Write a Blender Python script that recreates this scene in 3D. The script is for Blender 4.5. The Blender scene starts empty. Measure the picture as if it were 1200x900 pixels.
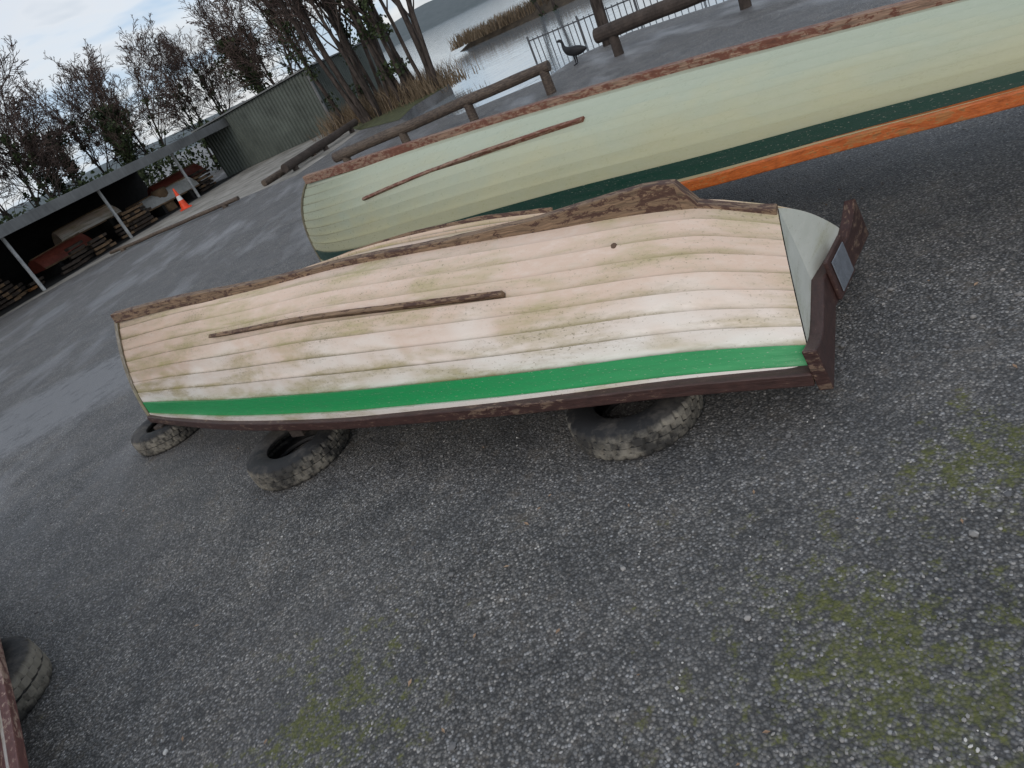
import bpy, bmesh, math, random
from mathutils import Vector, Matrix, noise
random.seed(7)
sc=bpy.context.scene
COL=bpy.context.collection
# ------------------------------------------------------------------ camera
R=math.atan2(711,1430);PT=math.radians(27.1);H=1.7
U=Vector((1,0,0));V=Vector((0,-math.sin(PT),-math.cos(PT)));F=Vector((0,math.cos(PT),-math.sin(PT)))
rt=U*math.cos(R)+V*math.sin(R);up=U*math.sin(R)-V*math.cos(R);bk=-F
cd=bpy.data.cameras.new('camera');cam=bpy.data.objects.new('camera',cd);COL.objects.link(cam)
m=Matrix((( rt.x,up.x,bk.x,0),(rt.y,up.y,bk.y,0),(rt.z,up.z,bk.z,H),(0,0,0,1)))
cam.matrix_world=m;cd.sensor_width=36;cd.lens=24.51;cd.clip_end=6000;cd.clip_start=.05
sc.camera=cam
sc.view_settings.view_transform='Standard';sc.view_settings.look='None';sc.view_settings.exposure=0
# ------------------------------------------------------------------ node helpers
class NT:
    def __init__(s,name,world=False):
        s.m=bpy.data.worlds.new(name) if world else bpy.data.materials.new(name)
        s.m.use_nodes=True;s.t=s.m.node_tree;s.t.nodes.clear()
    def n(s,typ,**k):
        nd=s.t.nodes.new(typ)
        for a,b in k.items(): setattr(nd,a,b)
        return nd
    def put(s,sock,v):
        if hasattr(v,'is_output') : s.t.links.new(v,sock)
        else:
            if isinstance(v,(tuple,list)) and len(v)==3 and sock.type=='RGBA': v=(*v,1)
            sock.default_value=v
    def noise(s,vec,scale,detail=3,rough=.6,dist=0):
        nd=s.n('ShaderNodeTexNoise');s.put(nd.inputs['Vector'],vec)
        nd.inputs['Scale'].default_value=scale;nd.inputs['Detail'].default_value=detail
        nd.inputs['Roughness'].default_value=rough;nd.inputs['Distortion'].default_value=dist
        return nd.outputs['Fac']
    def vor(s,vec,scale,out='Distance'):
        nd=s.n('ShaderNodeTexVoronoi',feature='F1');s.put(nd.inputs['Vector'],vec)
        nd.inputs['Scale'].default_value=scale
        return nd.outputs if out is None else nd.outputs[out]
    def ramp(s,fac,stops,interp='LINEAR'):
        nd=s.n('ShaderNodeValToRGB');s.put(nd.inputs[0],fac);cr=nd.color_ramp;cr.interpolation=interp
        while len(cr.elements)<len(stops): cr.elements.new(.5)
        for e,(p,c) in zip(cr.elements,stops):
            e.position=p
            if not isinstance(c,(tuple,list)): c=(c,c,c)
            e.color=(*c,1)
        return nd.outputs[0]
    def mix(s,fac,a,b,mode='MIX'):
        nd=s.n('ShaderNodeMix',data_type='RGBA',blend_type=mode,clamp_factor=True)
        s.put(nd.inputs[0],fac);s.put(nd.inputs[6],a);s.put(nd.inputs[7],b);return nd.outputs[2]
    def math(s,op,a,b=0.,c=0.,clamp=False):
        nd=s.n('ShaderNodeMath',operation=op,use_clamp=clamp);s.put(nd.inputs[0],a);s.put(nd.inputs[1],b);s.put(nd.inputs[2],c);return nd.outputs[0]
    def mapr(s,v,a,b,c=0.,d=1.):
        nd=s.n('ShaderNodeMapRange');s.put(nd.inputs[0],v)
        for i,x in enumerate((a,b,c,d)): nd.inputs[i+1].default_value=x
        return nd.outputs[0]
    def mapping(s,vec,scale=(1,1,1),rot=(0,0,0),loc=(0,0,0)):
        nd=s.n('ShaderNodeMapping');s.put(nd.inputs[0],vec);nd.inputs['Scale'].default_value=scale;nd.inputs['Rotation'].default_value=rot;nd.inputs['Location'].default_value=loc;return nd.outputs[0]
    def obj(s): return s.n('ShaderNodeTexCoord').outputs['Object']
    def uv(s,name='UVMap'):
        nd=s.n('ShaderNodeUVMap');nd.uv_map=name;return nd.outputs[0]
    def sep(s,v):
        nd=s.n('ShaderNodeSeparateXYZ');s.put(nd.inputs[0],v);return nd.outputs
    def bump(s,h,strength=.5,dist=.01):
        nd=s.n('ShaderNodeBump');s.put(nd.inputs['Height'],h);nd.inputs['Strength'].default_value=strength;nd.inputs['Distance'].default_value=dist
        return nd.outputs[0]
    def done(s,col,rough=.8,bump=None,metal=0.,spec=.5):
        b=s.n('ShaderNodeBsdfPrincipled');o=s.n('ShaderNodeOutputMaterial')
        s.put(b.inputs['Base Color'],col);s.put(b.inputs['Roughness'],rough);s.put(b.inputs['Metallic'],metal);s.put(b.inputs['Specular IOR Level'],spec)
        if bump is not None: s.put(b.inputs['Normal'],bump)
        s.t.links.new(b.outputs[0],o.inputs[0]);return s.m
def simple(name,c,rough=.8,var=.35,scale=6,bump=.2,metal=0.,spec=.4):
    t=NT(name);v=t.obj();n1=t.noise(v,scale,3,.65);n2=t.noise(v,scale*7,2,.7)
    f=t.mapr(t.math('ADD',n1,t.math('MULTIPLY',n2,.5)),.5,1.0)
    a=tuple(x*(1-var) for x in c);b=tuple(min(1,x*(1+var)) for x in c)
    return t.done(t.mix(f,a,b),rough,t.bump(n2,bump,.01),metal,spec)
# ------------------------------------------------------------------ materials
def m_hull(name,top,low,stain,green_amt=.5,dirt=.6,rough=.42,lapdark=.5,vs=(.18,.55),spk=.5,mott=.22,grime=None):
    t=NT(name);uv=t.uv();lap=t.sep(t.uv('lap'))[1];u,v,_=t.sep(uv)
    big=t.noise(t.mapping(uv,(1.0,5.5,1)),1.5,4,.6,.3);med=t.noise(t.mapping(uv,(5,12,1)),2.2,4,.75)
    fine=t.noise(t.mapping(uv,(55,75,1)),1.,4,.8);blot=t.noise(t.mapping(uv,(1.6,2.4,1)),1.3,3,.6,.4)
    base=t.mix(t.mapr(t.math('ADD',v,t.math('MULTIPLY',t.math('SUBTRACT',blot,.5),.9)),vs[0],vs[1]),low,top)
    base=t.mix(t.mapr(med,.46,.72,0,mott),base,(.93,.90,.85))
    d1=t.mapr(t.math('ADD',big,t.math('MULTIPLY',med,.5)),.74,1.02,0,dirt*.75)
    c=t.mix(d1,base,stain)
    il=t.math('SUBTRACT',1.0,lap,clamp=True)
    g=t.math('MULTIPLY',t.math('POWER',il,2.5),t.mapr(t.math('ADD',big,t.math('MULTIPLY',med,.4)),.56,.82))
    c=t.mix(t.math('MULTIPLY',g,grime if grime is not None else dirt),c,(.33,.27,.13))
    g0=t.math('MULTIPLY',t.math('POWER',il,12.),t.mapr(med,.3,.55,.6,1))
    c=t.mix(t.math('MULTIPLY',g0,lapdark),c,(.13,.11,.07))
    gr=t.math('MULTIPLY',t.mapr(t.math('ADD',blot,t.math('MULTIPLY',big,.8)),.88,1.12),t.mapr(med,.35,.6,.45,1))
    c=t.mix(t.math('MULTIPLY',gr,green_amt),c,(.38,.34,.14))
    sp=t.math('MULTIPLY',t.mapr(t.math('ADD',fine,t.math('MULTIPLY',big,.35)),.76,.86,0,1),spk)
    c=t.mix(sp,c,(.24,.20,.12))
    r=t.mapr(med,.3,.7,rough-.08,rough+.15)
    return t.done(c,r,t.bump(big,.10,.006),0,.45)
def m_stripe(name,c1):
    t=NT(name);uv=t.uv();f=t.noise(t.mapping(uv,(3,20,1)),2,4,.7);g=t.noise(t.mapping(uv,(25,60,1)),2,3,.7)
    c=t.mix(t.mapr(f,.45,.75,0,.45),c1,tuple(x*.6+.02 for x in c1))
    c=t.mix(t.mapr(g,.62,.72,0,.6),c,(.55,.5,.42))
    return t.done(c,t.mapr(f,.3,.7,.35,.6),t.bump(g,.1,.003))
def m_wood(name,paint,bare,amt=.5,rough=.7,sc_=1.):
    t=NT(name);uv=t.uv();gr=t.noise(t.mapping(uv,(3*sc_,60*sc_,1)),2,4,.7,.5)
    fl=t.noise(t.mapping(uv,(7*sc_,18*sc_,1)),2.2,4,.75,.4);big=t.noise(uv,1.3,2)
    bare_c=t.mix(t.mapr(gr,.35,.65),tuple(x*.35 for x in bare),bare)
    paint_c=t.mix(t.mapr(fl,.3,.7),tuple(x*.6 for x in paint),tuple(x*1.35 for x in paint))
    k=t.mapr(t.math('ADD',fl,t.math('MULTIPLY',t.math('SUBTRACT',big,.5),.6)),.62-amt*.3,.66-amt*.3)
    c=t.mix(k,paint_c,bare_c)
    return t.done(c,rough,t.bump(t.math('ADD',gr,fl),.5,.004))
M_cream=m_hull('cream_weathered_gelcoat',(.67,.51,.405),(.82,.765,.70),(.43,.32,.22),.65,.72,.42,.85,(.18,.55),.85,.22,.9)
M_sage=m_hull('sage_green_paint',(.40,.44,.335),(.46,.45,.29),(.34,.36,.24),.0,.15,.30,1.,(.25,.8),.15,.05,.25)
M_green=m_stripe('green_stripe_paint',(.012,.29,.085));M_dkgreen=m_stripe('dark_green_stripe_paint',(.006,.042,.028))
M_brown=m_wood('brown_painted_wood',(.050,.022,.018),(.20,.13,.09),.12,.5)
M_keel=m_wood('weathered_keel_wood',(.09,.042,.027),(.29,.185,.11),.62)
M_keel2=m_wood('red_brown_keel_wood',(.17,.06,.035),(.36,.22,.15),.5)
M_orange=m_wood('orange_varnished_wood',(.50,.12,.025),(.55,.22,.07),.25,.4)
M_transom=m_hull('transom_gelcoat',(.56,.58,.50),(.66,.67,.60),(.34,.36,.25),.5,.8)
M_red=m_wood('red_painted_wood',(.15,.055,.045),(.5,.33,.25),.35,.5)
M_grey=simple('grey_alloy_plate',(.22,.24,.27),.5,.25,20,.2,.5)
M_pole=simple('pole_timber_stained',(.055,.042,.035),.9,.45,5,.6)
M_polebrown=m_wood('pole_timber',(.065,.045,.034),(.15,.11,.08),.5)
# ------------------------------------------------------------------ geometry helpers
def link(o,parent=None):
    COL.objects.link(o)
    if parent: o.parent=parent
    return o
def empty(name,loc=(0,0,0)):
    e=bpy.data.objects.new(name,None);COL.objects.link(e);e.location=loc;e.empty_display_size=.3
    return e
def meshobj(name,verts,faces,mats,parent=None,mi=None,uvs=None,smooth=False,lap=None):
    me=bpy.data.meshes.new(name);me.from_pydata([tuple(v) for v in verts],[],faces)
    for mm in (mats if isinstance(mats,(list,tuple)) else [mats]): me.materials.append(mm)
    if mi: me.polygons.foreach_set('material_index',mi)
    for nm,data in (('UVMap',uvs),('lap',lap)):
        if data is not None:
            l=me.uv_layers.new(name=nm)
            l.data.foreach_set('uv',[c for f in data for p in f for c in (p[0],p[1])])
    if smooth: me.polygons.foreach_set('use_smooth',[True]*len(me.polygons))
    me.update()
    o=bpy.data.objects.new(name,me);return link(o,parent)
def bevel(o,w=.005,seg=2,ang=35):
    b=o.modifiers.new('b','BEVEL');b.width=w;b.segments=seg;b.limit_method='ANGLE';b.angle_limit=math.radians(ang);return o
def sweep(name,rows,mat,parent=None,bev=.004,closed_ends=True):
    n=len(rows[0]);vs=[p for r in rows for p in r];fs=[];uv=[];L=0
    for i in range(len(rows)-1):
        d=(Vector(rows[i+1][0])-Vector(rows[i][0])).length;acc=0
        for j in range(n):
            k=(j+1)%n;w=(Vector(rows[i][k])-Vector(rows[i][j])).length
            fs.append((i*n+j,i*n+k,(i+1)*n+k,(i+1)*n+j));uv.append(((L,acc),(L,acc+w),(L+d,acc+w),(L+d,acc)));acc+=w
        L+=d
    if closed_ends:
        fs.append(tuple(range(n))[::-1]);uv.append([(Vector(rows[0][j]).x*1.,Vector(rows[0][j]).z) for j in range(n)][::-1])
        b=(len(rows)-1)*n;fs.append(tuple(b+j for j in range(n)));uv.append([(Vector(rows[-1][j]).x,Vector(rows[-1][j]).z) for j in range(n)])
    o=meshobj(name,vs,fs,mat,parent,uvs=uv)
    bm=bmesh.new();bm.from_mesh(o.data);bmesh.ops.recalc_face_normals(bm,faces=bm.faces);bm.to_mesh(o.data);bm.free()
    if bev: bevel(o,bev)
    return o
def box(name,c,size,mat,parent=None,rotz=0,bev=.005,rot=None):
    x,y,z=[s/2 for s in size];rows=[]
    Mx=(rot if rot is not None else Matrix.Rotation(rotz,3,'Z'))
    for sx in (-x,x):
        rows.append([Vector(c)+Mx@Vector((sx,a,b)) for a,b in ((-y,-z),(y,-z),(y,z),(-y,z))])
    return sweep(name,rows,mat,parent,bev)
def tube(vs,fs,pts,rad,sides):
    b0=len(vs)
    for i,p in enumerate(pts):
        d=(pts[min(i+1,len(pts)-1)]-pts[max(i-1,0)]).normalized()
        a=d.orthogonal().normalized();b=d.cross(a)
        for k in range(sides):
            th=2*math.pi*k/sides;vs.append(p+(a*math.cos(th)+b*math.sin(th))*rad[i])
    for i in range(len(pts)-1):
        for k in range(sides):
            k2=(k+1)%sides;fs.append((b0+i*sides+k,b0+i*sides+k2,b0+(i+1)*sides+k2,b0+(i+1)*sides+k))
def interp(tab,x):
    n=len(tab)
    if x<=tab[0][0]: return tab[0][1]
    if x>=tab[-1][0]: return tab[-1][1]
    for i in range(n-1):
        if tab[i][0]<=x<=tab[i+1][0]: break
    x0,y0=tab[i];x1,y1=tab[i+1];h=x1-x0;t=(x-x0)/h
    m0=(y1-tab[i-1][1])/(x1-tab[i-1][0]) if i>0 else (y1-y0)/h
    m1=(tab[i+2][1]-y0)/(tab[i+2][0]-x0) if i<n-2 else (y1-y0)/h
    t2=t*t;t3=t2*t
    return (2*t3-3*t2+1)*y0+(t3-2*t2+t)*h*m0+(-2*t3+3*t2)*y1+(t3-t2)*h*m1
# ------------------------------------------------------------------ boats
class Hull:
    def __init__(s,C,a,sg0,sgL,sk0,skL,wg,zg,zk,bow_pow=1.6,btab=((0,.35),(.45,.35),(1,.95)),tbounds=None,stripe=1,cex=.75,zex=.95,roll=((0,0),(1,0)),skew=0.):
        s.C=Vector((C[0],C[1],0));a=Vector((a[0],a[1],0)).normalized();s.a=a;s.n=Vector((-a.y,a.x,0))
        s.sg0,s.sgL,s.sk0,s.skL=sg0,sgL,sk0,skL;s.wg,s.zg,s.zk=wg,zg,zk;s.bp=bow_pow;s.bt=btab;s.tb=tbounds;s.stripe=stripe;s.cex=cex;s.zex=zex;s.roll=roll;s.skew=skew
    def par(s,sig,t):
        th=t*math.pi/2
        sg=s.sg0+(s.sgL-s.sg0)*sig
        ss=s.sg0+(s.sk0-s.sg0)*t;se=s.sgL+(s.skL-s.sgL)*t**s.bp
        S=ss+(se-ss)*sig
        W=interp(s.wg,sg);sk=s.sk0+(s.skL-s.sk0)*sig
        zg=interp(s.zg,sg);zk=interp(s.zk,sk)
        b=interp(s.bt,sig)
        cw=(1-b)*max(0,math.cos(th))**s.cex+b*(1-t);cz=(1-b)*math.sin(th)**s.zex+b*t
        return S,W*cw,zg+(zk-zg)*cz
    def pt(s,sig,t,side=1,off=0.):
        S,w,z=s.par(sig,t)
        if off:
            e=.02;S0,w0,z0=s.par(sig,max(0,t-e));S1,w1,z1=s.par(sig,min(1,t+e))
            dw,dz=w1-w0,z1-z0;l=math.hypot(dw,dz) or 1
            w+=dz/l*off;z+=-dw/l*off
        if side<0: z+=interp(s.roll,sig)*w;S-=s.skew*w*(1-sig)**4
        return s.C+s.a*S+s.n*(w*side)+Vector((0,0,z))
    def sig_at(s,S,t):
        lo,hi=0,1
        for _ in range(30):
            m_=(lo+hi)/2
            if s.par(m_,t)[0]<S: lo=m_
            else: hi=m_
        return lo
def build_boat(name,h,mats,keel_h,rail=(.05,.03),N=70,lap=.014,runner=None,keel_w=.055):
    mh,mst,mrail,mkeel,mrun,mtr=mats
    root=empty(name,h.C+Vector((0,0,0)));inv=Vector(root.location)
    vs=[];fs=[];mi=[];uv=[];lp=[]
    def sg(i):
        x=i/N;return 1-(1-x)**1.25
    nb_=len(h.tb)-1
    for side in (1,-1):
        for b in range(nb_):
            t0,t1=h.tb[b],h.tb[b+1];sub=4;base=len(vs);lapb=lap*(1.4 if b<nb_*.5 else 1.)
            for i in range(N+1):
                g=sg(i);fade=min(1,(1-g)/.08)*min(1,.15+g/.015)
                for j in range(sub+1):
                    t=t0+(t1-t0)*j/sub;off=lapb*(j/sub)**1.3*(.1+.9*fade)
                    if b==nb_-1: off=lap*.3*fade
                    p=h.pt(g,t,side,off)
                    if g>=1: p=h.pt(1,t,1,0)+h.n*(.012*side)
                    vs.append(p-inv)
            w=sub+1
            for i in range(N):
                S=[h.par(sg(i),0)[0],h.par(sg(i+1),0)[0]]
                for j in range(sub):
                    q=[base+i*w+j,base+(i+1)*w+j,base+(i+1)*w+j+1,base+i*w+j+1]
                    ta=t0+(t1-t0)*j/sub;tb=t0+(t1-t0)*(j+1)/sub
                    c=[(S[0],ta),(S[1],ta),(S[1],tb),(S[0],tb)];l=[(S[0],j/sub),(S[1],j/sub),(S[1],(j+1)/sub),(S[0],(j+1)/sub)]
                    if side<0: q=q[::-1];c=[(x+9,y) for x,y in c[::-1]];l=l[::-1]
                    fs.append(q);uv.append(c);lp.append(l);mi.append(1 if b==h.stripe else 0)
            if b<nb_-1:
                b2=len(vs)
                for i in range(N+1):
                    g=sg(i);p=h.pt(g,t1,side,0) if g<1 else h.pt(1,t1,1,0)+h.n*(.012*side);vs.append(p-inv)
                for i in range(N):
                    q=[base+i*w+sub,base+(i+1)*w+sub,b2+i+1,b2+i]
                    S=[h.par(sg(i),0)[0],h.par(sg(i+1),0)[0]];c=[(S[0],t1),(S[1],t1),(S[1],t1),(S[0],t1)];l=[(S[0],.45)]*2+[(S[0],.0)]*2
                    if side<0: q=q[::-1];l=l[::-1]
                    fs.append(q);uv.append(c);lp.append(l);mi.append(1 if (b==h.stripe) else 0)
    hull=meshobj('hull',vs,fs,[mh,mst],root,mi,uv,True,lp)
    try: hull.data.set_sharp_from_angle(angle=math.radians(28))
    except Exception: pass
    # transom: rows of near edge / centre line / far edge
    vs=[];fs=[];K=24
    for k in range(K+1):
        t=k/K;S,w,z=h.par(0,t)
        vs+= [h.pt(0,t,1,.002)-h.a*.004-inv,h.C+h.a*(S-.004)+Vector((0,0,z))-inv,h.pt(0,t,-1,.002)-h.a*.004-inv]
    for k in range(K):
        for j in (0,1): fs.append((3*k+j,3*k+j+1,3*k+j+4,3*k+j+3))
    uvv=[[(vs[i].dot(h.n)+.5,vs[i].z) for i in f] for f in fs]
    meshobj('transom',vs,fs,mtr,root,uvs=uvv,lap=[[(0,.8)]*4 for f in fs])
    rh,ro=rail
    for side in (1,-1):
        rows=[]
        for i in range(N+1):
            g=sg(i)*.999;W=h.par(g,0)[1];p=h.pt(g,0,side)-h.n*side*W
            f=min(1,W/.04)
            o_=h.n*side*(W+ro*.9+.004);i_=h.n*side*max(0.0,W-.03*f)
            z0=Vector((0,0,-.004));z1=Vector((0,0,rh))
            rows.append([p+i_+z0-inv,p+o_+z0-inv,p+o_+z1-inv,p+i_+z1-inv])
        sweep('gunwale_rail_%s'%('near' if side>0 else 'far'),rows,mrail,root,.006)
    rows=[];NK=60
    for i in range(NK+1):
        g=i/NK;S,w,z=h.par(g,1);kh=interp(keel_h,S)+random.uniform(-.0015,.0015);c=h.C+h.a*S+Vector((0,0,z))-inv;kw=keel_w/2
        rows.append([c+h.n*kw*1.15-Vector((0,0,.03)),c+h.n*kw+Vector((0,0,kh)),c-h.n*kw+Vector((0,0,kh)),c-h.n*kw*1.15-Vector((0,0,.03))])
    sweep('keel',rows,mkeel,root,.006)
    rows=[]
    for i in range(25):
        t=1-i/24*.985;p=h.pt(1,t,1,0)-inv;out=h.a*.016;bk_=h.a*-.03;hw=h.n*.016
        rows.append([p+bk_+hw,p+out+hw*.7,p+out-hw*.7,p+bk_-hw])
    sweep('stem_band',rows,mh,root,.004)
    if runner:
        S0,t0,S1,t1=runner
        for side in (1,-1):
            rows=[];n=30
            for i in range(n+1):
                x=i/n;S=S0+(S1-S0)*x;t=t0+(t1-t0)*x;g=h.sig_at(S,t)
                p=h.pt(g,t,side,.006);q=h.pt(g,t+.028,side,.006);o1=h.pt(g,t,side,.040);o2=h.pt(g,t+.028,side,.040)
                oo=(o1-p)*random.uniform(-.06,.06)
                rows.append([p-inv,o1+oo-inv,o2+oo-inv,q-inv])
            sweep('bilge_runner',rows,mrun,root,.005)
    return root
strk=[0,.078,.19]+[.19+.81*i/8 for i in range(1,9)]
C1=(1.332,2.370);ax1=(-.817,.5766)
SK=.22
h1=Hull(C1,ax1,.074,4.73,.145,4.27,
  [(0,.535),(.074,.537),(.55,.575),(.9,.605),(1.3,.615),(1.72,.606),(2.33,.55),(3.35,.363),(4.2,.147),(4.73,0)],
  [(0,.16),(.55,.22),(.9,.245),(1.3,.26),(1.72,.27),(2.33,.26),(3.35,.225),(4.73,.17)],
  [(0,.60),(.145,.61),(.46,.72),(1.14,.79),(1.69,.84),(2.23,.885),(2.88,.91),(3.63,.965),(4.28,.985)],
  1.7,((0,.80),(.15,.6),(.35,.32),(.55,.35),(.8,.7),(1,.95)),strk,zex=.9,roll=((0,0),(.12,.05),(.25,.20),(.6,.24),(.8,.1),(1,0)),skew=SK)
b1=build_boat('rowing_boat',h1,(M_cream,M_green,M_brown,M_keel,M_keel,M_transom),
  [(0,.02),(.455,.02),(.46,.10),(.8,.088),(1.14,.055),(1.7,.032),(4.28,.034)],runner=(1.22,.60,3.3,.64),lap=.016)
inv=Vector(b1.location)
def tr_pt(x,z,aft=0.):
    k=(z-.16)/(.61-.16);S=.074+(.145-.074)*k
    if x<0: S+=SK*x
    return h1.C+h1.a*(S-aft)+h1.n*x+Vector((0,0,z))-inv
rows=[]
for x in sorted([.565-1.17*i/20 for i in range(21)]+[0.],reverse=True):
    top=.262+.05*(max(0,(abs(x)-.36)/.2)**1.5)+.02*max(0,1-abs(x)/.3)
    rows.append([tr_pt(x,.140,.006),tr_pt(x,.140,.055),tr_pt(x,top,.055),tr_pt(x,top,.006)])
sweep('transom_board',rows,M_brown,b1,.006)
rows=[[tr_pt(x,.15,.057),tr_pt(x,.15,.074),tr_pt(x,.33,.074),tr_pt(x,.33,.057)] for x in (-.26,-.03)]
sweep('outboard_pad',rows,M_brown,b1,.005)
rows=[[tr_pt(x,.17,.076),tr_pt(x,.17,.081),tr_pt(x,.31,.081),tr_pt(x,.31,.076)] for x in (-.23,-.06)]
sweep('outboard_plate',rows,M_grey,b1,.003)
g=h1.sig_at(.75,.8);c=h1.pt(g,.8,1,.010)-inv;nn=(h1.pt(g,.8,1,.05)-h1.pt(g,.8,1,0)).normalized()
vs=[];fs=[];tube(vs,fs,[c-nn*.01,c+nn*.006,c+nn*.008],[.013,.013,.009],14);fs.append(tuple(range(28,42)));meshobj('drain_plug',vs,fs,M_keel,b1)
a2=Vector((-.611,.792));Q=Vector((-1.30,7.98));L2=7.3;C2=Q-a2*L2
strk2=[0,.085,.205]+[.205+.795*i/9 for i in range(1,10)]
h2=Hull(C2,a2,0,L2,.1,L2-.60,
  [(0,.50),(.8,.61),(1.4,.64),(2.06,.68),(3,.70),(4.2,.67),(5.3,.54),(6.3,.34),(6.9,.17),(7.3,0)],
  [(0,.60),(.75,.57),(1.4,.53),(2.06,.48),(3,.42),(4.3,.29),(5.6,.13),(6.5,.05),(7.3,.02)],
  [(0,.82),(1.2,.875),(2.5,.925),(4,.95),(6.7,.955)],3.,((0,.35),(.5,.35),(1,.95)),strk2,stripe=1)
b2=build_boat('rowing_boat',h2,(M_sage,M_dkgreen,M_orange,M_keel2,M_keel2,M_sage),[(0,.05),(7.3,.05)],rail=(.055,.03),runner=(2.95,.71,5.6,.60),keel_w=.07,lap=.026)
a3=Vector((-.56,.83)).normalized()
h3=Hull((-2.17,1.245),a3,0,3.9,.05,3.6,[(0,.45),(1,.5),(2,.5),(3,.3),(3.9,0)],[(0,.3),(3.9,.3)],[(0,.7),(3.6,.8)],1.7,((0,.4),(.5,.4),(1,.95)),strk)
b3=build_boat('rowing_boat',h3,(M_cream,M_red,M_red,M_keel,M_keel,M_transom),[(0,.03),(4,.04)],N=30)
# ------------------------------------------------------------------ tyres
def m_tyre():
    t=NT('tyre_rubber');v=t.obj();n1=t.noise(v,5,4,.65);n2=t.noise(v,45,3,.7)
    tr=t.mapr(t.sep(t.uv())[1],.5,.9);d=t.mapr(t.math('ADD',n1,t.math('MULTIPLY',n2,.4)),.66,.95)
    c=t.mix(d,(.014,.014,.015),(.09,.08,.07));c=t.mix(t.math('MULTIPLY',tr,t.mapr(t.math('ADD',n1,t.math('MULTIPLY',n2,.3)),.54,.75,.1,.85)),c,(.27,.245,.20))
    return t.done(c,.75,t.bump(n2,.3,.004))
M_tyre=m_tyre()
def tyre(loc,Ro=.29,W=.165,rot=(0,0,0)):
    e=empty('tyre',loc)
    prof=[(.60,.30,0),(.60,.40,0),(.66,.47,0),(.80,.5,.0),(.90,.47,.1),(.965,.41,.6)]
    prof+= [(.985,.33,1),(.99,.27,1),(.955,.26,.1),(.955,.20,.1),(1.0,.19,1),(1.0,.07,1),(.965,.06,.1),(.965,.0,.1)]
    full=prof+[(r,-z,q) for r,z,q in prof[::-1][1:]]
    ns=120;vs=[];fs=[];uv=[];n=len(full)
    for i in range(ns):
        th=2*math.pi*i/ns
        for r,z,q in full:
            rr=r
            if q>=.6 and (i+(2 if abs(z)<.2 else 0))%4==0: rr-=.035
            ph=th+(.025 if z>0 else -.025)*(1 if q else 0)
            vs.append(Vector((math.cos(ph)*rr*Ro,math.sin(ph)*rr*Ro,z*W)))
    for i in range(ns):
        j=(i+1)%ns
        for k in range(n-1):
            fs.append((i*n+k,j*n+k,j*n+k+1,i*n+k+1));a=full[k][2]*.9;b=full[k+1][2]*.9;uv.append([(i/ns,a),(i/ns,a),(i/ns,b),(i/ns,b)])
    o=meshobj('tyre_body',vs,fs,M_tyre,e,uvs=uv,smooth=True)
    try:o.data.set_sharp_from_angle(angle=math.radians(30))
    except Exception: pass
    s=o.modifiers.new('s','SOLIDIFY');s.thickness=.012;s.offset=-1
    e.rotation_euler=rot;return e
tyre((.42,2.50,.070),.280,.135);tyre((-1.26,3.66,.072),.290,.135,(.02,0,1));tyre((-2.45,5.08,.072),.275,.14,(0,0,2))
for q,zt in (((.46,2.68),.25),((-1.13,3.76),.26),((-2.36,5.02),.168)):
    box('timber_block',(q[0],q[1],(.142+zt)/2),(.30,.10,zt-.142),M_pole,None,math.atan2(ax1[1],ax1[0])+1.57,.005)
tyre((-2.78,2.68,.10),.29,.19,(0,.05,.4))
for q in ((3.6,3.2),(.75,5.85)):
    for zz in (.09,.265): tyre((q[0]+random.uniform(-.03,.03),q[1],zz),.29,.17,(0,0,random.random()))
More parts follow.
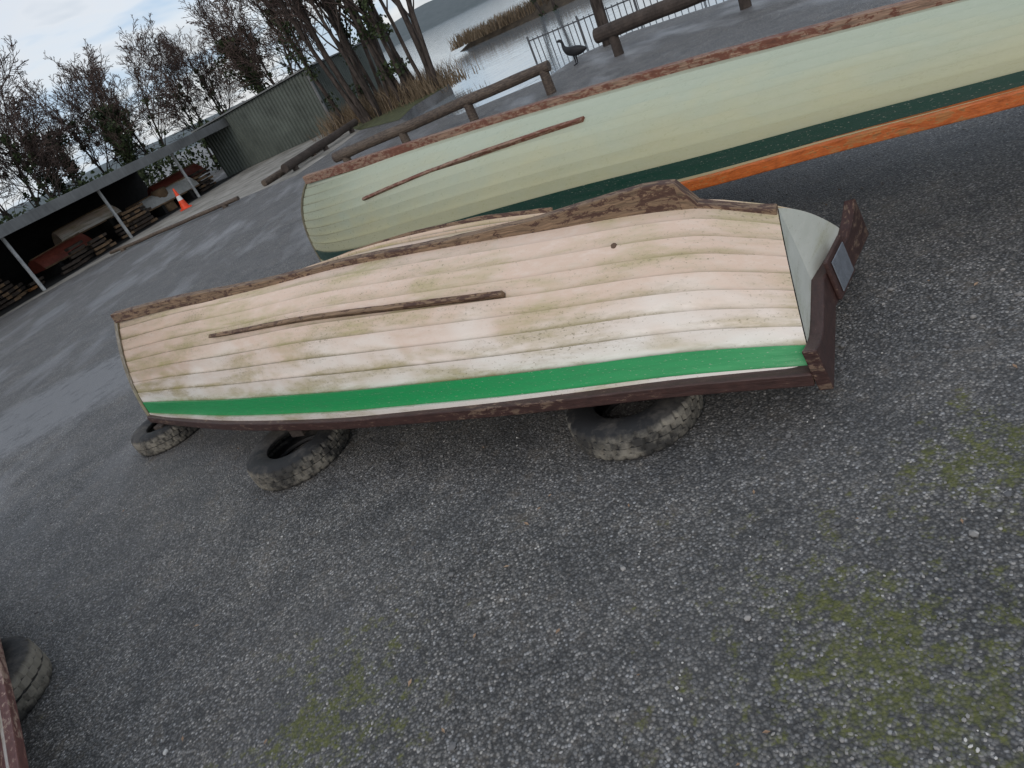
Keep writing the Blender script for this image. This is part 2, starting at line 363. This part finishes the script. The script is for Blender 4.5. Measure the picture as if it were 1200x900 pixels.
# ------------------------------------------------------------------ ground
def m_asphalt():
    t=NT('asphalt_gravel');v=t.obj();x,y,z=t.sep(v)
    vo=t.vor(v,105,None);cd_=vo['Distance'];sx,sy,sz=t.sep(vo['Color'])
    big=t.noise(v,.55,2,.6);med=t.noise(v,3.0,4,.7);fine=t.noise(v,36,3,.8);ms=t.noise(v,11,3,.75)
    stone=t.ramp(sx,[(0,.062),(.35,.105),(.7,.165),(.9,.26),(1,.46)])
    tint=t.mix(sy,(.97,.98,1.02),(1.06,1.0,.93));stone=t.mix(1.,stone,tint,'MULTIPLY')
    c=t.mix(t.mapr(fine,.44,.70,0,.5),stone,(.205,.20,.195))
    c=t.mix(t.mapr(t.math('ADD',cd_,t.math('MULTIPLY',fine,-.5)),.12,.45,0,.8),c,(.028,.028,.028))
    c=t.mix(1.,c,t.mix(t.mapr(med,.35,.68),(.70,.70,.70),(1.28,1.25,1.2)),'MULTIPLY')
    c=t.mix(t.mapr(big,.42,.65,0,.35),c,(.115,.113,.113))
    c=t.mix(t.mapr(t.math('ADD',ms,t.math('MULTIPLY',med,.5)),.80,.95,0,.35),c,(.12,.095,.07))
    def blob(cx,cy,r,ex=1.):
        return t.mapr(t.math('SQRT',t.math('ADD',t.math('POWER',t.math('MULTIPLY',t.math('SUBTRACT',x,cx),ex),2.),t.math('POWER',t.math('SUBTRACT',y,cy),2.))),r,0.)
    bl=t.math('MAXIMUM',blob(-1.05,1.72,.75),t.math('MAXIMUM',blob(.55,1.05,1.0),blob(1.2,1.5,.5)))
    mm=t.math('ADD',t.math('MULTIPLY',bl,.27),t.math('ADD',t.math('MULTIPLY',med,.35),t.math('ADD',t.math('MULTIPLY',ms,.75),t.math('MULTIPLY',fine,.3))))
    moss=t.math('MULTIPLY',t.mapr(mm,.88,.98,0,.85),t.mapr(sz,.1,.6,.3,1.))
    mc=t.mix(t.mapr(fine,.3,.7),(.035,.045,.010),(.14,.145,.03));c=t.mix(moss,c,mc)
    wv=t.noise(t.mapping(v,(.9,.35,1),rot=(0,0,-.75)),.9,3,.6)
    wet_sheen=t.math('MULTIPLY',t.mapr(wv,.50,.70),t.mapr(y,3.4,6))
    puddle_sheen=t.math('MULTIPLY',t.mapr(blob(-4.7,7.8,1.3,.55),.05,.55),t.mapr(t.math('ADD',med,t.math('MULTIPLY',ms,.3)),.5,.72,.25,1.))
    wet_sheen=t.math('MAXIMUM',wet_sheen,t.math('MULTIPLY',puddle_sheen,1.5),clamp=True)
    c=t.mix(t.math('MULTIPLY',wet_sheen,.6),c,(.25,.25,.26))  # reflective sheen of the wet ground painted in as paler colour
    r=t.mix(wet_sheen,(.62,)*3,(.28,)*3)
    bmp=t.bump(t.math('SUBTRACT',t.math('MULTIPLY',fine,.9),cd_),.75,.006)
    return t.done(c,r,bmp,0,.4)
M_asph=m_asphalt()
shore=[(-60,700),(-22,220),(-9,90),(-4.5,48),(-2.2,34),(-.6,27.5),(1.2,26.3),(2.6,25.2),(2.4,23.6),(1.1,22.4),(.5,20.5),(.7,17.6),(1.5,15.4),(3.2,14.3),(4.3,15.3),(5.3,15.0),(6.3,12.9),(9,10.6),(14,6),(30,-4),(120,-60),(700,-300)]
land=shore+[(700,-900),(-900,-900),(-900,700)]
vs=[(x,y,0) for x,y in land]+[(x,y,-.7) for x,y in shore];n=len(land);ns=len(shore)
fs=[tuple(range(n))[::-1]]+[(i,i+1,n+i+1,n+i) for i in range(ns-1)]
g=meshobj('ground',vs,fs,M_asph)
bm=bmesh.new();bm.from_mesh(g.data);bm.faces.ensure_lookup_table();bmesh.ops.triangulate(bm,faces=bm.faces[:1]);bmesh.ops.recalc_face_normals(bm,faces=bm.faces);bm.to_mesh(g.data);bm.free()
if g.data.polygons[0].normal.z<0: g.data.flip_normals()
t=NT('concrete_path_mat');v=t.obj();n1=t.noise(v,1.2,4,.65);n2=t.noise(v,30,3,.7)
M_path=t.done(t.mix(t.mapr(t.math('ADD',n1,t.math('MULTIPLY',n2,.4)),.5,.85),(.13,.12,.10),(.34,.32,.285)),.85,t.bump(n2,.4,.01))
pp=[(-14.6,15.6),(-11.8,20.3),(-9.2,22.6),(-6.0,21.6),(-2.6,19.3),(-1.3,21.5),(-.7,23.2),(-1.6,29.5),(-5.8,31.7),(-9.2,25.3),(-15.2,15.2)]
o=meshobj('path',[(x,y,.004) for x,y in pp],[tuple(range(len(pp)))[::-1]],M_path)
if o.data.polygons[0].normal.z<0:o.data.flip_normals()
M_grass=simple('grass_verge_mat',(.07,.075,.03),.95,.6,4,.8)
gp=[(-.7,23.2),(.45,20.4),(1.05,22.4),(2.35,23.7),(2.55,25.15),(1.2,26.2),(-.6,27.4),(-1.6,29.4)]
gv=meshobj('grass_verge',[(x,y,.008) for x,y in gp],[tuple(range(len(gp)))],M_grass)
t=NT('lake_water');v=t.obj();w1=t.noise(t.mapping(v,(1,2.2,1)),.9,3,.55,.6)
M_water=t.done((.24,.27,.29),.08,t.bump(w1,.07,.12),0,.9)
meshobj('lake_water',[(-1500,-900,-.28),(2500,-900,-.28),(2500,3500,-.28),(-1500,3500,-.28)],[(0,1,2,3)],M_water)
t=NT('hill_mat');v=t.obj();n1=t.noise(v,.02,4,.7);n2=t.noise(v,.15,3,.7)
M_hill=t.done(t.mix(t.math('MULTIPLY',n1,n2),(.09,.11,.115),(.21,.23,.24)),1.,None,0,.1)
vs=[];fs=[];NA=160
for i in range(NA+1):
    az=math.radians(-75+150*i/NA);
    for j,(rr,hz) in enumerate(((820,-1),(900,.35),(1000,.75),(1150,1.),(1400,.8))):
        n_=noise.noise(Vector((az*3,j*.15,0)))*.5+noise.noise(Vector((az*14,j,3)))*.12
        hh=(22+26*(n_+.1)) *max(hz,0) if hz>0 else -2
        vs.append((rr*math.sin(az),rr*math.cos(az),hh))
for i in range(NA):
    for j in range(4): fs.append((i*5+j,(i+1)*5+j,(i+1)*5+j+1,i*5+j+1))
meshobj('hills',vs,fs,M_hill,smooth=True)
# ------------------------------------------------------------------ shed + barn
D=Vector((.4752,.8799,0));B=Vector((-.8799,.4752,0))
S0=Vector((-11.83,20.74,0));S1=Vector((-5.93,31.82,0));
def m_corr(name,c):
    t=NT(name);v=t.obj();n1=t.noise(v,1.2,3,.6);n2=t.noise(t.mapping(v,(8,8,.6)),1.5,3,.7)
    return t.done(t.mix(t.mapr(t.math('ADD',n1,t.math('MULTIPLY',n2,.5)),.5,1.),tuple(x*.65 for x in c),tuple(x*1.3 for x in c)),.55,None,0,.4)
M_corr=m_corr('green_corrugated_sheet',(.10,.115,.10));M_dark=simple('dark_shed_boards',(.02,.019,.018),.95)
M_roof=m_corr('grey_roof_sheet',(.16,.165,.165));M_post=simple('white_post_paint',(.36,.37,.37),.6,.3)
def Z(z): return Vector((0,0,z))
def corr(name,p0,dirv,length,z0,zfun,mat,parent,nrm,per=.16,amp=.022):
    vs=[];fs=[];n=int(length/per*2)
    for i in range(n*2+1):
        x=min(length,i*per/4);a=(1 if (i//2)%2 else -1)*amp;p=p0+dirv*x+nrm*a
        vs+= [p+Z(z0),p+Z(zfun(x))]
        if x>=length: break
    k=len(vs)//2
    for i in range(k-1): fs.append((2*i,2*i+2,2*i+3,2*i+1))
    return meshobj(name,vs,fs,mat,parent)
shed=empty('boat_shed');Ls=(S1-S0).length+9;Sst=S0-D*9
def slab(name,a,b,c,d,th,mat,par): return sweep(name,[[a,b,b+Z(th),a+Z(th)],[d,c,c+Z(th),d+Z(th)]],mat,par,0)
slab('roof',Sst-B*.3+Z(1.98),Sst+B*5.5+Z(1.75),Sst+D*Ls+B*5.5+Z(1.75),Sst+D*Ls-B*.3+Z(1.98),.06,M_roof,shed)
rotz=math.atan2(D.y,D.x);mid=Sst+D*(Ls/2)
box('fascia',mid-B*.33+Z(1.88),(Ls,.04,.30),M_roof,shed,rotz)
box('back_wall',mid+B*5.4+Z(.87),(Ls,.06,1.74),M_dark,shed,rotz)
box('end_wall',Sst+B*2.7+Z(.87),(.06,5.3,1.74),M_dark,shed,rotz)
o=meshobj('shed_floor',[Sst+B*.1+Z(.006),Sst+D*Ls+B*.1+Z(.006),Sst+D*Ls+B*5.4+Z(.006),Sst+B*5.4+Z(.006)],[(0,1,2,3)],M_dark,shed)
for k,q in enumerate((6.6,10.6,14.4,18.2)):
    p=Sst+D*q
    vs=[];fs=[];tube(vs,fs,[p,p+Z(1.93)],[.055,.055],10);meshobj('post_%d'%k,vs,fs,M_post,shed)
M_t1=simple('pallet_timber',(.20,.13,.075),.9);M_t2=simple('orange_timber',(.32,.15,.06),.9);M_t3=simple('dark_timber',(.06,.045,.035),.9);M_white=simple('white_boat_paint',(.48,.48,.46),.5,.2);M_redp=simple('red_boat_paint',(.24,.06,.04),.5,.3)
def timber_stack(p,n,L,mat,name):
    e=empty(name,p)
    for i in range(n):
        box('board_%d'%i,Vector((random.uniform(-.1,.1),(i%3)*.2,.08+(i//3)*.13)),(L*random.uniform(.6,1),.17,.08),random.choice((mat,M_t3)),e,rotz+random.uniform(-.5,.5),0)
    return e
for k in range(24):
    timber_stack(Sst+D*(5.5+k*.68)+B*random.uniform(.5,3.2),random.choice((6,9,12,15,18)),random.uniform(.4,1.2),random.choice((M_t1,M_t2,M_t3)),'timber_stack')
for k,(q,bb,z,mt) in enumerate(((8.6,3.2,.55,M_white),(12.5,2.4,.35,M_redp),(14.6,3.4,.75,M_cream),(17.0,1.6,.35,M_white),(19.0,2.8,.6,M_redp),(10.4,3.6,.8,M_t3),(6.6,2.4,.4,M_t3))):
    hh=Hull((Sst+D*q+B*bb)[:2],(Matrix.Rotation(random.uniform(-.5,.9),3,'Z')@D)[:2],0,2.6,.05,2.3,[(0,.4),(1,.5),(1.9,.35),(2.6,0)],[(0,z),(2.6,z-.05)],[(0,z+.42),(2.3,z+.45)],1.7,((0,.4),(.5,.4),(1,.95)),[0,.2,.4,.6,.8,1],stripe=99)
    build_boat('rowing_boat',hh,(mt,mt,M_t1,M_t1,M_t1,mt),[(0,.03),(3,.03)],N=14)
    for s_ in (.5,1.8):
        pq=hh.C+hh.a*s_;box('boat_trestle',pq+Z(z/2),(.12,1.1,z),M_dark,None,math.atan2(hh.a.y,hh.a.x),.004)
def barrel(p,mat):
    vs=[];fs=[];zz=[0,.02,.28,.3,.32,.58,.6,.62,.86,.88];rr=[.27,.285,.285,.30,.285,.285,.30,.285,.285,.26]
    tube(vs,fs,[Vector(p)+Z(z) for z in zz],rr,20);fs.append(tuple(range(180,200)));return meshobj('barrel',vs,fs,mat,smooth=False)
barrel(Sst+D*17.8+B*1.2,M_t1)
barn=empty('corrugated_barn')
P0=Vector((-6.9,32.35,0));P1=Vector((-1.73,29.72,0));dv=(P1-P0).normalized();Lb=(P1-P0).length;nb=Vector((dv.y,-dv.x,0))
corr('front_wall',P0,dv,Lb,0,lambda x:2.06+.20*x/Lb,M_corr,barn,nb)
corr('side_wall',P1,-nb,7,0,lambda x:2.26,M_corr,barn,dv)
corr('side_wall_left',P0,-nb,7,0,lambda x:2.06,M_corr,barn,-dv)
slab('roof',P0+nb*.15-dv*.25+Z(2.08),P0-nb*7.1-dv*.25+Z(2.08),P1-nb*7.1+dv*.15+Z(2.29),P1+nb*.15+dv*.15+Z(2.29),.05,M_roof,barn)
box('corner_flashing',P1+Z(1.11)+nb*.03+dv*.03,(.09,.09,2.22),M_roof,barn,math.atan2(dv.y,dv.x))
box('back_wall',(P0+P1)/2-nb*7+Z(1.05),(Lb,.05,2.1),M_corr,barn,math.atan2(dv.y,dv.x))
# ------------------------------------------------------------------ logs
def log(name,a,b,r,mat,posts):
    a=Vector(a);b=Vector(b);e=empty(name,((a+b)/2).to_2d().to_3d());o=Vector(e.location)
    vs=[];fs=[];n=24;pts=[];rad=[]
    for i in range(n+1):
        x=i/n;p=a.lerp(b,x)-o+Vector((0,0,.02*noise.noise(Vector((x*4,a.x,0)))));pts.append(p);rad.append(r*(1+.08*noise.noise(Vector((x*9,a.y,1)))-.12*x))
    tube(vs,fs,pts,rad,14);k=len(vs);fs.append(tuple(range(14))[::-1]);fs.append(tuple(range(k-14,k)))
    meshobj('pole',vs,fs,mat,e,uvs=[[(vs[i].x,vs[i].z) for i in f] for f in fs])
    for q in posts:
        p=a.lerp(b,q)-o;w=.075
        vs=[];fs=[];tube(vs,fs,[Vector((p.x,p.y,-.1)),Vector((p.x,p.y,p.z+r*.4))],[w*1.2,w*1.1],10);fs.append(tuple(range(10,20)))
        meshobj('support_post',vs,fs,mat,e,uvs=[[(vs[i].x,vs[i].z) for i in f] for f in fs])
    return e
log('log_barrier',(-1.15,14.95,.36),(2.86,12.15,.42),.10,M_polebrown,(.05,.35,.66,.975))
log('log_barrier',(4.0,12.95,.42),(7.6,9.4,.45),.125,M_pole,(.06,.5,.95))
log('log_barrier',(-2.9,20.3,.20),(-.75,24.1,.22),.12,M_pole,(.1,.5,.9))
log('log_barrier',(-3.6,20.4,.10),(-1.9,22.9,.10),.09,M_polebrown,(.2,.8))
log('log_barrier',(-4.3,19.9,.08),(-9.0,22.6,.08),.055,M_polebrown,(.1,.9))
def cone(p):
    e=empty('traffic_cone',p);mo=simple('orange_plastic',(.75,.07,.02),.5,.2);mw=simple('reflective_white',(.7,.7,.7),.4,.1)
    zz=[.03,.2,.32,.48,.6,.74,.75];r=[.15,.115,.095,.07,.05,.028,.02]
    for i in range(6):
        vs=[];fs=[];tube(vs,fs,[Z(zz[i]),Z(zz[i+1])],[r[i],r[i+1]],20)
        if i==5: fs.append(tuple(range(20,40)))
        meshobj('cone_band_%d'%i,vs,fs,mw if i==2 else mo,e)
    box('base',(0,0,.018),(.42,.42,.035),mo,e,.3)
cone((-7.45,26.45,0.004))
# ------------------------------------------------------------------ trees (a few grown shapes, re-used at different turns and sizes)
def m_bark(name,c):
    t=NT(name);v=t.obj();n1=t.noise(t.mapping(v,(6,6,1.4)),2,2,.7);return t.done(t.mix(t.mapr(n1,.35,.7),tuple(x*.5 for x in c),tuple(x*1.5 for x in c)),.95,None,0,.2)
M_bark=m_bark('bark',(.065,.052,.045));M_twig=m_bark('twig_bark',(.10,.072,.062))
def m_leaf(name,a,b):
    t=NT(name);v=t.obj();n1=t.noise(v,1.3,2,.7);n2=t.noise(v,14,2,.7);return t.done(t.mix(t.mapr(t.math('ADD',n1,t.math('MULTIPLY',n2,.7)),.6,1.1),a,b),.6,None,0,.3)
M_ivy=m_leaf('ivy_leaves',(.012,.022,.008),(.055,.075,.028));M_reed=m_leaf('dry_reeds',(.09,.065,.04),(.26,.19,.12))
def rv(): return Vector((random.gauss(0,1),random.gauss(0,1),random.gauss(0,1))).normalized()
def leafcloud(vs,fs,c,r,n,size):
    for _ in range(n):
        p=c+rv()*r*random.random()**.5;a=rv()*size*random.uniform(.5,1.2);b=rv();b=(b-a.normalized()*b.dot(a.normalized())).normalized()*a.length*.7
        k=len(vs);vs.extend([p-a,p-b,p+a,p+b]);fs.append((k,k+1,k+2,k+3))
def growtree(height,seed,trunks=1,levels=4,r0=.16,spread=.5,ivy=0.,kids=(9,6,5,4),ivyh=.7,trunkspread=.5,leaf=.07,fan=.2,lk=.5,tw=.008):
    random.seed(seed);vs=[];fs=[];tv=[];tf=[];iv=[];jf=[]
    def br(p,d,L,r,lv):
        seg=(8,6,4,3,2)[lv];pts=[p.copy()];rad=[r];dirs=[d]
        for i in range(seg):
            d=(d+rv()*(.06+.06*lv)+Vector((0,0,.05 if lv<3 else -.02))).normalized()
            p=p+d*(L/seg);pts.append(p.copy());rad.append(max(tw,r*(1-(i+1)/seg*(.8 if lv==0 else .85))));dirs.append(d)
        if lv<2: tube(vs,fs,pts,rad,(9,5)[lv])
        else: tube(tv,tf,pts,rad,3)
        if ivy and lv<=1:
            for i,q in enumerate(pts):
                if q.z<height*ivyh and (lv==0 or random.random()<.6*ivy):
                    leafcloud(iv,jf,q,(.42 if lv==0 else .3)*ivy+.1,int(110*ivy) if lv==0 else int(60*ivy),leaf)
        if lv<levels:
            n=kids[lv]
            for k in range(n):
                x=(.22 if lv==0 else .15)+(.78 if lv==0 else .83)*(k+random.random())/n;i=min(seg-1,int(x*seg));q=pts[i].lerp(pts[i+1],x*seg-i)
                dd=dirs[i];s=rv();s=(s-dd*s.dot(dd)).normalized();ang=random.uniform(.35,.9)*(spread*1.6)
                nd=(dd*math.cos(ang)+s*math.sin(ang)).normalized()
                if nd.z<-.15: nd.z*=.3
                br(q,nd,L*random.uniform(lk*.75,lk*1.15)*(1.2-.6*x),rad[i]*.5,lv+1)
    for k in range(trunks):
        th=random.uniform(0,6.28);off=Vector((math.cos(th),math.sin(th),0))*trunkspread*random.random()*(trunks>1)
        d=Vector((math.cos(th)*fan*(trunks>1),math.sin(th)*fan*(trunks>1),1)).normalized()
        br(off-Z(.1),d,height*random.uniform(.72,.95),r0*random.uniform(.6,1.05),0)
    out=[]
    for nm,a,b,mt,sm in (('trunk_and_limbs',vs,fs,M_bark,True),('twigs',tv,tf,M_twig,False),('ivy',iv,jf,M_ivy,False)):
        if not b: continue
        me=bpy.data.meshes.new(nm);me.from_pydata([tuple(v) for v in a],[],b);me.materials.append(mt)
        if sm: me.polygons.foreach_set('use_smooth',[True]*len(b))
        out.append(me)
    return out
def place(parts,base,rz=0,s=1.,sz=None,name='bare_tree'):
    e=empty(name,base);e.rotation_euler=(0,0,rz);e.scale=(s,s,sz or s)
    for me in parts: link(bpy.data.objects.new(me.name,me),e)
    return e
TA=growtree(11,11,5,4,.11,.5,.0,(14,7,4,3),trunkspread=1.1,fan=.16,lk=.42,tw=.011)
TB=growtree(11,12,4,4,.12,.5,.55,(13,7,4,3),trunkspread=.9,fan=.2,lk=.45,tw=.011)
TC=growtree(8.5,21,2,4,.12,.62,.25,(12,8,5,3),trunkspread=.6,fan=.2,lk=.52,tw=.013,leaf=.11)
TD=growtree(8.5,25,2,4,.12,.6,1.0,(10,7,4,3),trunkspread=.6,fan=.15,lk=.48,tw=.013,leaf=.11)
TE=growtree(10,17,1,3,.17,.5,0,(9,6,4),lk=.45)
place(TA,(.1,24.9,0),0,1.);place(TB,(1.3,25.3,0),1.,1.05);place(TA,(1.9,24.7,0),2.2,.95);place(TA,(.3,27,0),4.1,1.05);place(TB,(-.7,27.4,0),3.,.95)
place(TD,(-4.6,44,0),0,.9);place(TC,(-7.8,47,0),1,.85);place(TE,(4.75,14.75,0),0,1.);place(TC,(10.8,41.5,-.1),2,.9);place(TC,(-2.2,46,0),3,1.);place(TC,(-4.0,42,0),5,.95)
for k,(x,y,s,T,) in enumerate(((-25,31,1.1,TC),(-21.8,33,.95,TD),(-19.6,35,1.05,TC),(-17.6,38,1.0,TC),(-15.8,39,.92,TC),(-13.4,42,.82,TD),(-11.9,42.5,.85,TC),(-23.5,36,1.15,TC),(-17,43,.85,TD),(-27,30,1.1,TD),(-14.6,45,.95,TC),(-21,40,1.1,TC),(-10,46,.8,TC))):
    place(T,(x,y,0),k*1.9,s)
random.seed(5);vs=[];fs=[]
for i in range(150):
    q=random.random();p=Vector((-27,28,0)).lerp(Vector((-7.5,44,0)),q)+Vector((random.uniform(-1,1),random.uniform(-1,1),random.uniform(.3,2.0)))
    leafcloud(vs,fs,p,random.uniform(.5,1.0),70,.12)
meshobj('hedge',vs,fs,M_ivy)
def reeds(name,fn,n,hmin,hmax,w=.012):
    vs=[];fs=[]
    for _ in range(n):
        x,y,z=fn();hgt=random.uniform(hmin,hmax);d=Vector((random.gauss(0,.18),random.gauss(0,.18),1)).normalized();s=Vector((random.gauss(0,1),random.gauss(0,1),0)).normalized()*w
        p=Vector((x,y,z));q=p+d*hgt*.6;r_=q+(d+Vector((random.gauss(0,.35),random.gauss(0,.35),-.1)))*hgt*.4
        k=len(vs);vs.extend([p-s,p+s,q+s*.7,q-s*.7,r_]);fs.append((k,k+1,k+2,k+3));fs.append((k+3,k+2,k+4))
    return meshobj(name,vs,fs,M_reed)
def f1():
    q=random.random();a=Vector((-1.4,28.2,0)).lerp(Vector((2.3,24.3,0)),q);return a.x+random.gauss(0,.5),a.y+random.gauss(0,.55),-.1
reeds('reeds',f1,4000,.3,1.0)
vs=[];fs=[];nx,ny=40,10;Ia=Vector((6.2,47,0));Ib=Vector((26,38,0));dd=(Ib-Ia).normalized();nn=Vector((-dd.y,dd.x,0));LL=(Ib-Ia).length
for i in range(nx+1):
    for j in range(ny+1):
        x=i/nx;y=j/ny*2-1;wd=3.2*math.sin(math.pi*min(1,x*2.2+.02)/2 if x<.45 else 1.57)+.3*noise.noise(Vector((x*9,0,0)))
        hgt=.75*(1-y*y)+.25*noise.noise(Vector((x*14,y*3,0)))*(1-y*y)
        p=Ia+dd*(x*LL)+nn*(y*wd);vs.append((p.x,p.y,-.35+hgt*min(1,x*8+.1)))
for i in range(nx):
    for j in range(ny): fs.append((i*(ny+1)+j,(i+1)*(ny+1)+j,(i+1)*(ny+1)+j+1,i*(ny+1)+j+1))
meshobj('island_bank',vs,fs,simple('bank_earth',(.06,.045,.03),.95,.5,3,.5),smooth=True)
def f2():
    q=random.random();a=Ia+dd*(q*LL)+nn*random.uniform(-1.8,1.8);return a.x,a.y,.0
reeds('reeds',f2,5000,.4,.9,.03)
M_rail=simple('galvanised_rail',(.08,.08,.085),.5,.3)
e=empty('railing_fence',(6.6,17.5,0));vs=[];fs=[];A=Vector((-2.0,3.3,0));Bv=Vector((4.6,-4.3,0))
for i in range(60):
    p=A.lerp(Bv,i/59);tube(vs,fs,[p+Z(-.5),p+Z(.35)],[.014,.014],5)
meshobj('bars',vs,fs,M_rail,e);vs=[];fs=[]
for z in (.3,): tube(vs,fs,[A+Z(z),Bv+Z(z)],[.018,.018],6)
for i in range(7):
    p=A.lerp(Bv,i/6);tube(vs,fs,[p+Z(-.6),p+Z(.42)],[.03,.03],8)
meshobj('rails',vs,fs,M_rail,e)
def bird(p,sc_=1.,rz=0):
    e=empty('water_bird',p);mb=simple('black_feathers',(.012,.012,.014),.6,.4)
    me=bpy.data.meshes.new('body');pts=[(-.28,0,.22),(-.15,0,.23),(0,0,.25),(.13,0,.29),(.17,0,.38),(.16,0,.47),(.20,0,.515),(.28,0,.50)]
    rad=[.02,.095,.13,.08,.035,.028,.038,.01]
    legs=[(0,.04,.18),(.01,.04,.02),(.07,.045,.012),(0,-.04,.18),(.01,-.04,.02),(.07,-.045,.012)]
    me.from_pydata(pts+legs,[(i,i+1) for i in range(7)]+[(2,8),(8,9),(9,10),(2,11),(11,12),(12,13)],[]);me.materials.append(mb)
    o=link(bpy.data.objects.new('body',me),e);o.modifiers.new('sk','SKIN');o.modifiers.new('ss','SUBSURF').levels=2
    for i,v in enumerate(me.skin_vertices[0].data if me.skin_vertices else []):
        rr=(rad+[.018,.01,.012]*2)[i];v.radius=(rr,rr)
    if me.skin_vertices: me.skin_vertices[0].data[2].use_root=True
    e.scale=(sc_,)*3;e.rotation_euler=(0,0,rz)
bird((3.85,14.1,0),1.,2.4)
# ------------------------------------------------------------------ small stones and leaves on the asphalt
random.seed(3);vs=[];fs=[]
bmi=bmesh.new();bmesh.ops.create_icosphere(bmi,subdivisions=1,radius=1);iv=[v.co.copy() for v in bmi.verts];ifc=[tuple(v.index for v in f.verts) for f in bmi.faces];bmi.free()
for _ in range(4200):
    r=random.random()**1.5*6+.7;th=random.uniform(-.95,.95);x,y=r*math.sin(th),r*math.cos(th)
    s=random.uniform(.0025,.006) if random.random()<.965 else random.uniform(.007,.013)
    rm=Matrix.Rotation(random.uniform(0,6),3,'Z');k=len(vs);ax=(random.uniform(.7,1.4),random.uniform(.7,1.2),random.uniform(.45,.8))
    for v in iv:
        q=rm@Vector((v.x*ax[0],v.y*ax[1],v.z*ax[2]))*s*random.uniform(.85,1.1);vs.append(q+Vector((x,y,s*.35)))
    fs+= [tuple(k+i for i in f) for f in ifc]
t=NT('pebble_mat');v=t.obj();cc=t.vor(v,9,'Color');M_peb=t.done(t.ramp(t.sep(cc)[0],[(0,(.10,.10,.105)),(.6,(.22,.21,.20)),(.93,(.35,.33,.31)),(1,(.6,.58,.55))]),.8)
meshobj('gravel',vs,fs,M_peb)
vs=[];fs=[]
for _ in range(50):
    r=random.random()**1.2*4.5+.8;th=random.uniform(-.9,.9);x,y=r*math.sin(th),r*math.cos(th);s=random.uniform(.006,.014);a=random.uniform(0,6)
    d=Vector((math.cos(a),math.sin(a),0))*s;w=Vector((-math.sin(a),math.cos(a),0))*s*.5;c=Vector((x,y,.006));k=len(vs)
    vs+= [c-d,c-w+Z(.004),c+d+Z(.006),c+w+Z(.005),c];fs+= [(k,k+1,k+4),(k+1,k+2,k+4),(k+2,k+3,k+4),(k+3,k,k+4)]
t=NT('dead_leaf');v=t.obj();M_dl=t.done(t.ramp(t.noise(v,2,2),[(.35,(.26,.16,.10)),(.6,(.34,.24,.16)),(.7,(.20,.08,.05))]),.8)
meshobj('fallen_leaves',vs,fs,M_dl)
# ------------------------------------------------------------------ world and sun
SE,SA=math.radians(32),math.radians(205)
t=NT('sky',True);sc.world=t.m
sky=t.n('ShaderNodeTexSky',sky_type='NISHITA');sky.sun_disc=False;sky.sun_elevation=SE;sky.sun_rotation=SA;sky.altitude=50;sky.dust_density=1.5
tc=t.n('ShaderNodeTexCoord').outputs['Generated'];x,y,z=t.sep(tc)
comb=t.n('ShaderNodeCombineXYZ');zz=t.math('ADD',t.math('MAXIMUM',z,0.),.16)
t.put(comb.inputs[0],t.math('DIVIDE',x,zz));t.put(comb.inputs[1],t.math('DIVIDE',y,zz))
c1=t.noise(comb.outputs[0],1.1,4,.55,.5)
cl=t.ramp(c1,[(.40,(.58,.73,.92)),(.50,(.86,.91,.98)),(.57,(.90,.92,.96)),(.70,(.56,.63,.72))])
bg1=t.n('ShaderNodeBackground');t.put(bg1.inputs[0],sky.outputs[0]);bg1.inputs[1].default_value=.13
bg2=t.n('ShaderNodeBackground');t.put(bg2.inputs[0],cl);bg2.inputs[1].default_value=.93
mx=t.n('ShaderNodeMixShader');mx.inputs[0].default_value=.8;t.t.links.new(bg1.outputs[0],mx.inputs[1]);t.t.links.new(bg2.outputs[0],mx.inputs[2])
wo=t.n('ShaderNodeOutputWorld');t.t.links.new(mx.outputs[0],wo.inputs[0])
sl=bpy.data.lights.new('sun','SUN');sl.energy=.8;sl.angle=math.radians(20);sl.color=(1,.92,.84)
so=bpy.data.objects.new('sun',sl);COL.objects.link(so)
dirv=Vector((math.sin(SA)*math.cos(SE),math.cos(SA)*math.cos(SE),math.sin(SE)))
so.rotation_euler=dirv.to_track_quat('Z','Y').to_euler()
